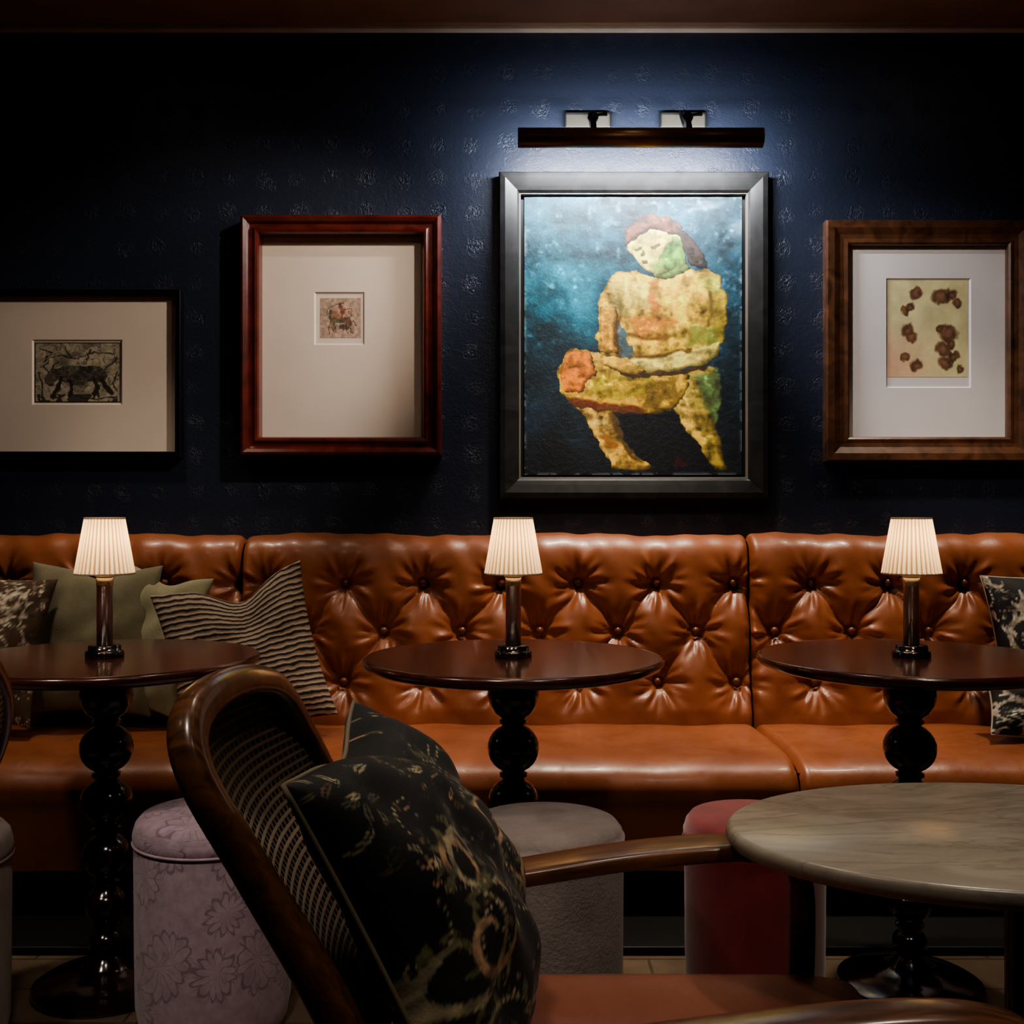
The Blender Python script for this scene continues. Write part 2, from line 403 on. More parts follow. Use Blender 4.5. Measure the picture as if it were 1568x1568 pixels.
# ------------------------------------------------------------ stools
def stool(x,y,R,H,mt_top,mt_body,seam=.10):
    e=empty('upholstered_stool',(x,y,0))
    zs=H-seam
    body=[(0,.0),(R*.90,.0),(R*.93,.02),(R*.965,.05),(R*.975,.15),(R*.985,zs-.01),(R*.975,zs),(0,zs)]
    lathe('body',body,(x,y,0),mt_body,e,72)
    top=[(0,zs),(R*.97,zs),(R*.998,zs+.008),(R,zs+.018),(R*.99,H-.03),(R*.965,H-.016),(R*.90,H-.004),(R*.75,H+.001),(R*.4,H+.004),(R*.1,H+.005),(0,H+.005)]
    o=lathe('seat_pad',top,(x,y,0),mt_top,e,72)
    sweep('seam_piping',[(x+R*.992*math.cos(2*math.pi*i/64),y+R*.992*math.sin(2*math.pi*i/64),zs+.002,.003,.003) for i in range(64)],mt_body,e,side=(0,0,1),seg=8,closed=True,smooth_path=False,sup=2)
    uvl=o.data.uv_layers[0]
    for lp in o.data.loops:
        c=o.data.vertices[lp.vertex_index].co
        if c.z>H-.02: uvl.data[lp.index].uv=((c.x-x)*.9+.5,(c.y-y)*.9+.3)
stool(wx(328,2.2),2.2,.157,.425,m_lav,m_lav,.055)
stool(wx(834,2.02),2.02,.148,.457,m_grey,m_grey,.045)
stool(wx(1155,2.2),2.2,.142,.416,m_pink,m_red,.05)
stool(-1.12,2.08,.155,.42,m_beige,m_beige,.06)

# ------------------------------------------------------------ painted / printed pigments (raster built in code)
def vnoise(h,w,cy,cx,seed):
    r=np.random.RandomState(seed).rand(cy+2,cx+2)
    y=np.linspace(0,cy,h); x=np.linspace(0,cx,w); yi=y.astype(int); xi=x.astype(int)
    fy=(y-yi)[:,None]; fx=(x-xi)[None,:]; fy=fy*fy*(3-2*fy); fx=fx*fx*(3-2*fx)
    a=r[np.ix_(yi,xi)];b=r[np.ix_(yi,xi+1)];c=r[np.ix_(yi+1,xi)];d=r[np.ix_(yi+1,xi+1)]
    return (a*(1-fx)+b*fx)*(1-fy)+(c*(1-fx)+d*fx)*fy
def fbm(h,w,cy,cx,seed,oc=4):
    o=np.zeros((h,w));a=1;s=0
    for k in range(oc):
        o+=a*vnoise(h,w,int(cy*2**k),int(cx*2**k),seed+k); s+=a; a*=.55
    return o/s
def inpoly(X,Y,poly):
    r=np.zeros(X.shape,bool); n=len(poly); j=n-1
    for i in range(n):
        xi,yi=poly[i];xj,yj=poly[j]
        c=((yi>Y)!=(yj>Y))&(X<(xj-xi)*(Y-yi)/(yj-yi+1e-9)+xi); r^=c; j=i
    return r
def blur(m,r):
    for ax in (0,1):
        a=np.zeros_like(m)
        for k in range(-r,r+1): a+=np.roll(m,k,ax)
        m=a/(2*r+1)
    return m
C=lambda r,g,b: np.array([r,g,b])/255.0
def floral_img(seed,bg,ca,cb,cc,nl=70,ns=7,sz=1.0,N=300):
    rnd=random.Random(seed); U,V=np.meshgrid(np.linspace(0,1,N),np.linspace(0,1,N))
    n2=fbm(N,N,16,16,seed+3); n3=fbm(N,N,50,50,seed+9,2)
    img=bg*(.7+.6*n2)[...,None]
    def blend(m,c,x,y,R):
        i0,i1=max(0,int((y-R)*N)),min(N,int((y+R)*N)+2); j0,j1=max(0,int((x-R)*N)),min(N,int((x+R)*N)+2)
        if i0>=i1 or j0>=j1: return
        sl=(slice(i0,i1),slice(j0,j1)); mm=np.clip(m(U[sl],V[sl]),0,1)[...,None]
        img[sl]=img[sl]*(1-mm)+c*(.55+.8*n3[sl])[...,None]*mm
    def leaf(cx,cy,a,L,W,c,vein=True):
        def f(U,V):
            X=(U-cx)*math.cos(a)+(V-cy)*math.sin(a); Y=-(U-cx)*math.sin(a)+(V-cy)*math.cos(a)
            return (1-(X/L)**2-np.abs(Y+.25*X*X/L)/W)*5
        blend(f,c,cx,cy,L*1.2)
        if vein:
            def g(U,V):
                X=(U-cx)*math.cos(a)+(V-cy)*math.sin(a); Y=-(U-cx)*math.sin(a)+(V-cy)*math.cos(a)
                return (.003-np.abs(Y+.25*X*X/L))/.0015*(np.abs(X)<L*.85)
            blend(g,bg,cx,cy,L)
    for s in range(nl):
        L=rnd.uniform(.018,.045)*sz; q=rnd.random(); sh=rnd.choice((.35,.6,1.0))
        leaf(rnd.random(),rnd.random(),rnd.random()*6.28,L,L*rnd.uniform(.22,.4),rnd.choice((ca,cb,cc))*sh)
    for s in range(ns):
        cx,cy=rnd.random(),rnd.random(); a0=rnd.random()*6.28; dr=rnd.choice((-1,1)); R0=rnd.uniform(.09,.2)*sz; cl=rnd.choice((ca,cc,cc))
        for k in range(60):
            q=k/60; r=R0*(1-q)**.8; a=a0+dr*q*7.5; x=cx+r*math.cos(a); y=cy+r*math.sin(a)
            w=(.004+.013*math.sin(math.pi*q))*sz
            blend(lambda U,V:(w-np.hypot(U-x,V-y))/.003*.9,cl,x,y,w*1.3)
            if k%6==0 and q<.8:
                la=a+dr*.9; leaf(x+.03*sz*math.cos(la),y+.03*sz*math.sin(la),la,.036*sz,.012*sz,cb,False)
    for s in range(nl//8):
        cx,cy=rnd.random(),rnd.random(); a=rnd.random()*6.28
        for k in range(8):
            x=cx+k*.02*sz*math.cos(a+k*.12); y=cy+k*.02*sz*math.sin(a+k*.12); blend(lambda U,V:((.0065*sz)-np.hypot(U-x,V-y))/.002,ca,x,y,.02)
    return np.clip(img,0,1)
def vc_mat(name,rough,bs=.3):
    t=NT(name); a=t.n('ShaderNodeAttribute',attribute_name='pigment'); v=t.co(); nn=t.noise(v,220,3,.6)
    t.set(a.outputs['Color'],rough,sheen=.1); t.bump(nn.outputs['Fac'],bs,.0015); return t.m

# ------------------------------------------------------------ pillows
def pillow(name,mat_w,w,h,pf,pb,mat,pipe=None,chop=0,seed=0,n=36,wr=.004,img=None):
    rnd=random.Random(seed); ph=[rnd.uniform(0,6) for _ in range(8)]
    e=empty(name,(0,0,0)); e.matrix_world=mat_w
    def pos(u,v,side):
        x=u*w/2*(1-.085*(1-v*v)); z=v*h/2*(1-.085*(1-u*u))
        z-=chop*math.exp(-((u-.12)/.38)**2)*max(0,(v+.4)/1.4)**2
        t=(max(0,1-u*u)**.5)*(max(0,1-v*v)**.5); t=t**.85
        y=(pf if side<0 else pb)*t*side
        y+=wr*t**.5*(math.sin(7*u+5*v+ph[0])+.7*math.sin(11*v-6*u+ph[1])+.5*math.sin(17*u+ph[2]))*(1 if side<0 else .5)
        if chop: y+=.03*t*math.exp(-((u-.12)/.22)**2)*max(0,v)*(-side)
        return (x,y,z)
    V=[];Fc=[];UV=[]
    for s in(-1,1):
        b=len(V)
        for i in range(n+1):
            for j in range(n+1):
                u=math.sin(math.pi/2*(2*j/n-1)); v=math.sin(math.pi/2*(2*i/n-1))
                V.append(pos(u,v,s)); UV.append(((u+1)/2,(v+1)/2))
        for i in range(n):
            for j in range(n):
                q=(b+i*(n+1)+j,b+i*(n+1)+j+1,b+(i+1)*(n+1)+j+1,b+(i+1)*(n+1)+j)
                Fc.append(q if s<0 else q[::-1])
    o=mobj('cover',V,Fc,mat,None,uvs=UV); o.parent=e
    if img is not None:
        N=img.shape[0]; U=np.array(UV); c=np.ones((len(UV),4))
        c[:,:3]=lin(img[(U[:,1]*(N-1)).astype(int),(U[:,0]*(N-1)).astype(int)])
        at=o.data.color_attributes.new('pigment','FLOAT_COLOR','POINT'); at.data.foreach_set('color',c.ravel())
    fixn(o)
    if pipe:
        L=[]; K=24
        for a in range(4):
            for i in range(K):
                c=-1+2*i/K
                u,v=[(c,-1),(1,c),(-c,1),(-1,-c)][a]; p=pos(u,v,-1); L.append((*p,.003,.003))
        o=sweep('piping',L,pipe,None,side=(0,1,0),seg=8,closed=True,smooth_path=False,sup=2); o.parent=e
    return e
def PM(u,v,d,tilt=12,roll=0,yaw=0):
    return Matrix.Translation((wx(u,d),d,wz(v,d)))@Euler((math.radians(-tilt),math.radians(roll),math.radians(yaw)),'XYZ').to_matrix().to_4x4()
m_pipe=plain('tan_piping',S(130,118,98),.7)
m_pipew=plain('cream_piping',S(190,178,160),.7)
m_fl1=vc_mat('dark_floral_velvet',.65); m_fl2=vc_mat('black_white_floral',.75); m_fl3=vc_mat('lace_floral',.9)
im1=floral_img(5,C(24,23,24),C(166,154,124),C(104,100,72),C(184,148,116),330,13,.85,400)
im2=floral_img(8,C(26,26,29),C(200,194,182),C(206,200,188),C(170,160,146),150,12,1.2)
im3=floral_img(12,C(86,66,50),C(206,192,172),C(214,202,184),C(196,180,160),420,12,.9)
pillow('throw_pillow',PM(140,978,3.155,12,2,6),.37,.44,.07,.055,m_green,None,.03,2)
pillow('throw_pillow',PM(226,978,3.18,10,11,-6),.30,.42,.05,.045,m_sage,None,.03,3)
pillow('throw_pillow',PM(-42,990,3.04,14,5,0),.40,.42,.07,.06,m_fl3,None,0,4,n=90,img=im3)
pillow('throw_pillow',PM(374,1003,3.03,14,-13,14),.42,.45,.07,.06,m_stripe,None,.06,5)
pillow('throw_pillow',PM(1640,992,3.15,14,-4,-8),.44,.45,.07,.055,m_fl2,m_pipew,.0,6,n=110,img=im2)
pillow('throw_pillow',PM(1608,1082,3.01,35,8,0),.36,.22,.06,.05,m_fl2,m_pipew,.0,7,n=70,img=im2)
nrm=Vector((.893,0,.449)); up=Vector((-.449,0,.893))
R=Matrix((( 0,-nrm.x,up.x),(1,0,0),(0,-nrm.z,up.z))).to_4x4()
pillow('throw_pillow',Matrix.Translation((-.118,1.235,.584))@R,.45,.42,.125,.04,m_fl1,m_pipe,.02,9,n=190,wr=.006,img=im1)

# ------------------------------------------------------------ armchair
ch=empty('cane_armchair',(0,1.24,0))
fr=[(-.15,1.0,0),(-.115,1.0,.25),(-.105,1.0,.40),(-.155,1.0,.55),(-.235,1.0,.69),(-.288,1.0,.78),(-.306,1.035,.825),(-.302,1.11,.842),(-.292,1.22,.836),(-.283,1.33,.805),(-.265,1.42,.73),(-.23,1.46,.64),(-.165,1.47,.53),(-.105,1.47,.40),(-.115,1.47,.25),(-.15,1.47,0)]
rad=[.014,.017,.021,.022,.020,.019,.020,.019,.018,.018,.017,.017,.018,.018,.016,.014]
sweep('back_frame',[(*p,r,r*.85) for p,r in zip(fr,rad)],m_walnut,ch,n=10,side=(0,1,0),sup=2.8,seg=24)
PP=crom(fr,10); n0=22; half=(len(PP)-1)//2
V=[];Fc=[];UV=[]; K=24; rowsn=half-n0+1
for i in range(n0,half+1):
    a=PP[i]; b=PP[len(PP)-1-i]; tt=(i-n0)/(half-n0)
    for k in range(K+1):
        s=k/K; p=a*(1-s)+b*s; p=p+np.array([-.03*math.sin(math.pi*s)*min(1,(1-tt)*3),0,0])
        V.append(p); UV.append((p[1]*1.0,p[2]*1.2))
for i in range(rowsn-1):
    for k in range(K): Fc.append((i*(K+1)+k,i*(K+1)+k+1,(i+1)*(K+1)+k+1,(i+1)*(K+1)+k))
o=mobj('cane_panel',V,Fc,m_cane,ch,uvs=UV); sm=o.modifiers.new('s','SOLIDIFY'); sm.thickness=.006
sweep('arm_far',[(-.165,1.475,.505,.016,.012),(-.09,1.485,.52,.028,.012),(.0,1.495,.529,.038,.012),(.15,1.50,.551,.040,.012),(.28,1.50,.563,.038,.012),(.35,1.497,.560,.030,.012),(.39,1.49,.535,.021,.015),(.395,1.485,.45,.018,.017),(.385,1.485,.25,.018,.017),(.38,1.485,0,.013,.013)],m_walnut,ch,side=(0,1,0),sup=5)
sweep('arm_near',[(-.165,.985,.515,.016,.012),(-.09,.975,.525,.022,.012),(.0,.97,.533,.027,.0125),(.16,.968,.555,.03,.0125),(.32,.968,.572,.03,.0125),(.42,.972,.569,.028,.013),(.468,.98,.540,.022,.015),(.475,.985,.45,.018,.017),(.465,.985,.25,.018,.017),(.46,.985,0,.013,.013)],m_walnut,ch,side=(0,1,0),sup=3)
box('seat_rail',(-.12,1.0,.29),(.44,1.47,.352),m_walnut,ch,bev=.008)
V=[];Fc=[];nu,nv=40,32
def cush(u,v,s):
    e=(max(0,1-abs(u)**8)*max(0,1-abs(v)**8))**.5
    return (.160+.295*u,1.237+.226*v,.391+s*(.030*e+(.008*(1-u*u)*(1-v*v) if s>0 else 0)))
for s in(1,-1):
    b=len(V)
    for i in range(nv+1):
        for j in range(nu+1): V.append(cush(math.sin(math.pi/2*(2*j/nu-1)),math.sin(math.pi/2*(2*i/nv-1)),s))
    for i in range(nv):
        for j in range(nu):
            q=(b+i*(nu+1)+j,b+i*(nu+1)+j+1,b+(i+1)*(nu+1)+j+1,b+(i+1)*(nu+1)+j); Fc.append(q if s>0 else q[::-1])
fixn(mobj('seat_cushion',V,Fc,m_leather_d,ch))
ch2=bpy.data.objects.new('cane_armchair',None); ch2.location=(-1.046,1.49,0); ch2.scale=(-1,1,1); COL.objects.link(ch2)
for c in list(ch.children):
    d=c.copy(); COL.objects.link(d); d.parent=ch2; d.matrix_parent_inverse=Matrix.Translation((0,1.24,0)).inverted()

# ------------------------------------------------------------ artwork
def frame(name,x0,x1,z0,z1,prof,mat,parent):
    v=[];f=[]
    for ins,o in prof:
        v+=[(x0+ins,WY-o,z0+ins),(x1-ins,WY-o,z0+ins),(x1-ins,WY-o,z1-ins),(x0+ins,WY-o,z1-ins)]
    for i in range(len(prof)-1):
        for k in range(4):
            k2=(k+1)%4; f.append((i*4+k,i*4+k2,(i+1)*4+k2,(i+1)*4+k))
    return fixn(mobj(name,v,f,mat,parent,smooth=False))
def paint(name,x0,x1,z0,z1,out,img,parent,rough=.45,bs=.35,mul=.4):
    h,w,_=img.shape
    xs=np.linspace(x0,x1,w); zs=np.linspace(z1,z0,h)
    gx,gz=np.meshgrid(xs,zs); V=np.c_[gx.ravel(),np.full(gx.size,WY-out),gz.ravel()]
    idx=np.arange(h*w).reshape(h,w)
    F4=np.stack([idx[:-1,:-1],idx[1:,:-1],idx[1:,1:],idx[:-1,1:]],-1).reshape(-1,4)
    me=bpy.data.meshes.new(name); me.from_pydata(V.tolist(),[],F4.tolist())
    at=me.color_attributes.new('pigment','FLOAT_COLOR','POINT')
    c=np.ones((h*w,4)); c[:,:3]=lin(np.clip(img,0,1)).reshape(-1,3); at.data.foreach_set('color',c.ravel())
    t=NT(name+'_pigment'); a=t.n('ShaderNodeAttribute',attribute_name='pigment'); v=t.co(); nn=t.noise(v,60,6,.75,.6)
    m2=t.mix(mul,a.outputs['Color'],t.ramp(nn.outputs['Fac'],[(.38,(.4,.38,.36)),(.58,(1.0,1.0,1.0))]),'MULTIPLY')
    t.set(m2,rough); t.bump(nn.outputs['Fac'],bs,.005)
    me.materials.append(t.m); o=bpy.data.objects.new(name,me); COL.objects.link(o); return adopt(o,parent)
def painting_img():
    w,h=380,487
    U,Vv=np.meshgrid(np.linspace(803,1137,w),np.linspace(300,728,h))
    n1=fbm(h,w,5,4,1);n2=fbm(h,w,14,11,20);n3=fbm(h,w,40,30,40,3); st=fbm(h,w,26,6,60,3)
    dab=.5*fbm(h,w,34,34,77,3)+.5*fbm(h,w,48,20,97,3)
    t=(Vv-300)/428
    img=C(34,82,98)*(1-t)[...,None]+C(9,14,22)*t[...,None]
    m=np.exp(-(((Vv-440)/80)**2))*np.exp(-(((U-860)/95)**2)); img+=m[...,None]*C(-4,40,42)
    img*= np.clip(-.35+1.5*n1+1.35*n2+.5*(dab-.5),.12,2)[...,None]
    tq=np.clip((n2-.52)*5,0,1)*np.clip((n1-.4)*4,0,1)*(t<.7); img=img*(1-.35*tq[...,None])+C(36,112,116)*(.35*tq*(1-t))[...,None]
    wave=np.clip((st-.54)*5,0,1)*np.exp(-((Vv-325)/42)**2)*np.clip((U-930)/120,.4,1); img=img*(1-wave[...,None]*.6)+C(160,180,192)*wave[...,None]*.6
    img+= (np.clip(n3-.6,0,1)*1.3*np.clip(1-t*1.2,0,1))[...,None]*C(150,190,200)
    img=np.where((t>.78)[...,None]&(inpoly(U,Vv,[(940,640),(1030,630),(1080,690),(1090,728),(1000,728),(960,680)]))[...,None],C(8,10,20)+0*img,img)
    Ud=U+(n2-.5)*10+(n3-.5)*11; Vd=Vv+(fbm(h,w,15,12,90)-.5)*10+(dab-.5)*12
    def fill(poly,col,amp=.35,alpha=1.0,vol=0):
        nonlocal img
        mk=inpoly(Ud,Vd,poly).astype(float)
        sh=np.ones_like(mk)
        if vol:
            b=blur(blur(mk,vol),vol); sh=.45+.6*np.clip((b-.35)/.5,0,1)
            gy,gx=np.gradient(b); sh=sh-np.clip((gx*.8+gy*.9)*vol*-2.2,-.25,.35)
        if alpha<1: mk=blur(mk,2)*alpha*np.clip(-.6+3.2*dab,0,1.3)
        mk=np.clip(mk,0,1)
        lum=col.mean(); col=np.clip(lum+(col-lum)*1.4,0,1)*.88
        tex=(1-amp/2+amp*(n2*1.0+dab*2.6-1.3))*sh
        img=img*(1-mk[...,None])+(col*np.clip(tex,.15,1.3)[...,None])*mk[...,None]
    Y=C(222,184,88);O=C(190,120,58);D=C(72,54,32)
    # far leg
    fill([(1022,580),(1060,566),(1100,560),(1106,600),(1100,640),(1104,680),(1120,722),(1096,722),(1074,686),(1046,652),(1028,622)],C(158,142,82),.9,1,5)
    fill([(1066,578),(1102,562),(1106,610),(1100,650),(1088,640)],C(98,116,76),.6,.9)
    fill([(1030,590),(1050,584),(1060,640),(1085,676),(1080,690),(1044,650)],C(210,182,108),.8,.9)
    # back / torso, shoulders hunched forward
    fill([(916,500),(916,462),(924,438),(944,420),(975,414),(1000,424),(1024,424),(1050,410),(1086,414),(1108,430),(1115,452),(1110,500),(1104,545),(1050,552),(960,552),(922,546),(914,520)],Y,.8,1,7)
    fill([(1066,416),(1100,422),(1114,450),(1110,500),(1102,545),(1080,545),(1088,480)],C(166,146,68),.7,.85)
    fill([(930,436),(955,426),(992,434),(1000,466),(960,484),(934,476)],C(242,210,118),.6,1)
    fill([(1018,438),(1075,430),(1088,462),(1046,484),(1015,474)],C(236,194,92),.6,.95)
    fill([(996,430),(1006,428),(1010,466),(1004,500),(996,480)],O,.5,.8)
    fill([(960,490),(1010,480),(1050,500),(1020,524),(975,518)],C(186,126,60),.6,.7)
    fill([(1020,505),(1086,482),(1092,516),(1050,530)],C(210,180,88),.7,.8)
    fill([(955,508),(1000,516),(1040,511),(1040,515),(1000,522),(957,514)],D,.3,.7)
    fill([(941,446),(948,470),(946,490),(951,488),(954,468),(947,446)],D,.3,.6)
    fill([(1082,440),(1088,470),(1082,505),(1087,505),(1095,470),(1088,440)],D,.3,.6)
    fill([(918,470),(942,470),(946,540),(920,540)],C(206,160,78),.7,1,3)
    fill([(1060,500),(1100,505),(1100,528),(1050,534)],C(108,120,66),.5,.6)
    fill([(1060,424),(1104,430),(1108,452),(1080,444)],C(184,186,96),.5,.6)
    # gap under the arm
    fill([(948,490),(956,502),(970,540),(966,552),(948,550)],C(92,108,110),.3)
    fill([(943,484),(949,488),(951,548),(944,546)],D,.2,.99)
    # drawn-up thigh and lap
    fill([(872,530),(900,536),(955,552),(1040,560),(1062,575),(1052,608),(1030,628),(985,636),(935,634),(890,626),(862,604),(853,568)],C(184,154,80),.9,1,6)
    fill([(872,534),(905,540),(914,572),(892,600),(866,602),(857,566)],C(196,128,70),.8,1,3)
    fill([(915,575),(1000,575),(1010,600),(940,616),(905,600)],C(160,146,62),.7,.8)
    fill([(930,582),(990,580),(996,594),(940,602)],C(206,176,84),.6,.7)
    fill([(990,585),(1040,580),(1040,612),(985,628)],C(112,94,50),.6,.8)
    fill([(866,606),(900,612),(990,628),(985,637),(890,630)],C(96,56,36),.4,.9)
    fill([(868,560),(888,556),(890,560),(870,566)],D,.3,.7)
    # forearm resting across
    fill([(944,550),(1000,546),(1060,536),(1104,526),(1108,540),(1080,558),(1030,568),(985,571),(950,567)],C(222,204,128),.7,1,3)
    fill([(950,566),(985,571),(1050,566),(1082,558),(1084,562),(1050,572),(985,578),(948,573)],D,.3)
    fill([(960,548),(1004,543),(1060,534),(1060,537),(1004,548),(960,552)],D,.3,.8)
    fill([(918,544),(946,546),(992,568),(972,575),(930,562)],C(212,176,92),.6,1,3)
    # near shin + foot
    fill([(884,624),(940,630),(948,664),(968,692),(1004,718),(980,722),(942,718),(922,690),(902,656)],C(204,172,104),.9,1,5)
    fill([(932,632),(942,632),(955,672),(990,712),(965,700),(942,668)],C(92,74,46),.4,.95)
    fill([(902,640),(925,640),(932,654),(908,652)],C(230,204,140),.4,.9)
    fill([(916,668),(936,664),(946,684),(930,690)],C(150,104,60),.4,.8)
    # neck and bowed head
    fill([(1004,400),(1044,384),(1060,412),(1022,428),(1000,422)],C(138,156,92),.6,1,3)
    fill([(962,372),(974,356),(998,346),(1030,350),(1048,368),(1048,392),(1030,412),(1006,420),(986,412),(970,398),(961,384)],C(230,212,130),.5,1,4)
    fill([(1016,378),(1032,362),(1047,370),(1047,394),(1028,412),(1010,410),(1006,396)],C(116,150,78),.7,1)
    fill([(996,404),(1014,398),(1020,414),(1004,420)],C(150,170,92),.5,.9)
    fill([(957,380),(960,352),(976,334),(1002,326),(1030,332),(1048,352),(1044,362),(1020,356),(996,352),(978,362),(966,374)],C(96,66,54),.9,1,3)
    fill([(1034,348),(1052,358),(1072,382),(1086,402),(1082,414),(1062,406),(1048,386),(1044,366)],C(58,48,42),.9,1,3)
    fill([(976,340),(1002,331),(1026,337),(1010,342),(984,350)],C(142,104,84),.5,.7)
    for p in ([(972,382),(984,377),(986,381),(974,386)],[(997,379),(1010,372),(1012,377),(999,384)],[(982,400),(996,400),(995,404),(984,404)],[(986,382),(990,393),(984,396),(982,394)]): fill(p,C(104,92,54),.1)
    fill([(1034,705),(1050,700),(1052,716),(1036,718)],C(96,30,32),.2,.5)
    # dry-brush flecks over everything
    fl=np.clip((n3-.66)*6,0,1)*np.clip((dab-.48)*6,0,1); img=img*(1+.5*fl[...,None])
    e=np.minimum(np.minimum(U-803,1137-U),np.minimum(Vv-300,728-Vv)); ed=np.clip(1-e/5,0,1)*(n3>.5)
    return img*(1-ed[...,None]*.6)+C(150,160,160)*ed[...,None]*.6
def print_img(kind):
    w,h=200,150
    if kind=='spots': w,h=150,180
    if kind=='rider': w,h=110,110
    U,Vv=np.meshgrid(np.linspace(0,1,w),np.linspace(0,1,h)); n1=fbm(h,w,5,6,7);n2=fbm(h,w,14,16,30); sk=fbm(h,w,9,14,55,3)
    Ud=U+(n1-.5)*.10;Vd=Vv+(n2-.5)*.08
    def blend(img,m,c): m=np.clip(m,0,1); return img*(1-m[...,None])+c*m[...,None]
    def lines(img,pts,wd,c,al=.9):
        m=np.zeros_like(U)
        for (x0,y0),(x1,y1) in zip(pts[:-1],pts[1:]):
            L2=(x1-x0)**2+(y1-y0)**2+1e-9; q=np.clip(((Ud-x0)*(x1-x0)+(Vd-y0)*(y1-y0))/L2,0,1)
            m=np.maximum(m,np.clip((wd-np.hypot(Ud-x0-q*(x1-x0),(Vd-y0-q*(y1-y0))*h/w))/.006,0,1))
        return blend(img,m*al,c)
    K=C(38,34,30)
    if kind=='bull':
        img=C(182,170,146)*(.72+.45*n2)[...,None]
        img=blend(img,np.clip(1-np.abs(sk-.5)*26,0,1)*.75,C(60,54,48)); img=blend(img,np.clip((n1-.55)*5,0,1)*.6,C(84,78,68))
        body=[(.30,.44),(.42,.38),(.56,.40),(.70,.38),(.80,.42),(.86,.54),(.82,.66),(.68,.66),(.56,.70),(.44,.70),(.34,.66),(.26,.64),(.20,.72),(.13,.70),(.11,.58),(.15,.48),(.20,.42)]
        b=inpoly(Ud,Vd,body).astype(float)
        img=blend(img,b*np.clip(.6+.9*(sk-.3),0,.95),C(50,46,43)*(.5+.9*n1)[...,None])
        img=blend(img,b*np.clip(1-np.abs(n2-.55)*12,0,1)*.5,C(150,142,122))
        for L in ([(.32,.6),(.28,.76),(.22,.88)],[(.42,.64),(.44,.78),(.40,.9)],[(.70,.62),(.74,.76),(.70,.88)],[(.78,.6),(.84,.74),(.88,.86)]): img=lines(img,L,.026,K)
        for L in ([(.82,.46),(.90,.36),(.94,.24)],[(.15,.5),(.11,.38),(.17,.32)],[(.21,.44),(.24,.34),(.30,.32)],[(.1,.3),(.3,.2),(.5,.28),(.7,.16),(.92,.2)],[(.05,.5),(.1,.7),(.06,.9)],[(.5,.9),(.7,.95),(.95,.9)],[(.94,.5),(.9,.7),(.96,.8)],[(.35,.1),(.45,.25)],[(.6,.3),(.65,.12)],[(.04,.1),(.2,.16),(.1,.3)]): img=lines(img,L,.010,K,.85)
        img=blend(img,((Vv>.86)&(sk>.44))*.8,C(50,44,40))
        bd=np.minimum(np.minimum(U,1-U),np.minimum(Vv,1-Vv))<.015; img=blend(img,bd*.9,C(34,32,30))
    elif kind=='rider':
        img=C(186,158,138)*(.7+.5*n2)[...,None]
        for (cx,cy,rx,ry,c) in [(.45,.55,.26,.14,C(84,88,62)),(.54,.36,.10,.16,C(126,62,50)),(.68,.62,.14,.12,C(96,66,54)),(.3,.66,.1,.14,C(110,84,66)),(.52,.2,.07,.07,C(92,66,58)),(.78,.4,.08,.12,C(148,116,96)),(.24,.42,.08,.1,C(88,76,60)),(.6,.78,.16,.07,C(74,58,50)),(.4,.44,.08,.1,C(168,110,82))]:
            dd=np.hypot((Ud-cx+(sk-.5)*.3)/rx,(Vd-cy+(n1-.5)*.3)/ry); img=blend(img,np.clip((1.1-dd)*3,0,1)*.8,c*(.6+.7*n2)[...,None])
        for L in ([(.26,.6),(.2,.76),(.24,.9)],[(.66,.66),(.64,.8),(.7,.9)],[(.24,.52),(.16,.36),(.22,.24),(.5,.12)],[(.82,.56),(.9,.7)],[(.62,.3),(.78,.28)],[(.36,.64),(.38,.84)]): img=lines(img,L,.013,C(64,48,42),.8)
    else:
        img=C(214,204,154)*(.86+.25*n1)[...,None]; pk=np.clip((Vv-.35)*2,0,1)*np.clip(1-U*1.4,0,1); img=blend(img,pk*.8,C(216,164,138))
        for (cx,cy,r) in [(.36,.14,.07),(.3,.27,.05),(.22,.32,.05),(.66,.18,.09),(.78,.15,.06),(.85,.24,.05),(.25,.52,.08),(.3,.6,.07),(.76,.55,.10),(.66,.5,.05),(.7,.72,.08),(.82,.78,.06),(.72,.86,.07),(.22,.8,.05),(.36,.88,.07),(.9,.92,.04),(.8,.66,.04)]:
            dd=np.hypot((Ud-cx),(Vd-cy)*1.2)/(r*1.15); img=blend(img,np.clip((1.15-dd)*3,0,1)*.9,C(104,68,46)*(.45+.9*n2)[...,None])
            img=blend(img,np.clip((.55-dd)*3,0,1)*.5,C(164,118,98))
    return img
FD=3.455
fp=empty('framed_painting',(wx(970,FD),WY-.03,wz(514,FD)))
X0,X1,Z0,Z1=wx(764,FD),wx(1177,FD),wz(764,FD),wz(263,FD)
frame('frame',X0,X1,Z0,Z1,[(0,0.001),(0,.045),(.004,.052),(.02,.055),(.045,.05),(.058,.047),(.064,.040),(.064,.012)],m_blackw,fp)
frame('inner_slip',X0+.064,X1-.064,Z0+.064,Z1-.064,[(0,.012),(0,.037),(.004,.037),(.005,.034),(.005,.02)],m_slip,fp)
box('backing',(X0+.03,WY-.014,Z0+.03),(X1-.03,WY-.001,Z1-.03),m_black,fp,bev=0)
PD=3.475
paint('canvas',wx(803,PD),wx(1136,PD),wz(727,PD),wz(300,PD),.024,painting_img(),fp,.5,.4,.5)
box('canvas_stretcher',(wx(804,PD),WY-.0225,wz(726,PD)),(wx(1135,PD),WY-.013,wz(301,PD)),m_black,fp,bev=0)
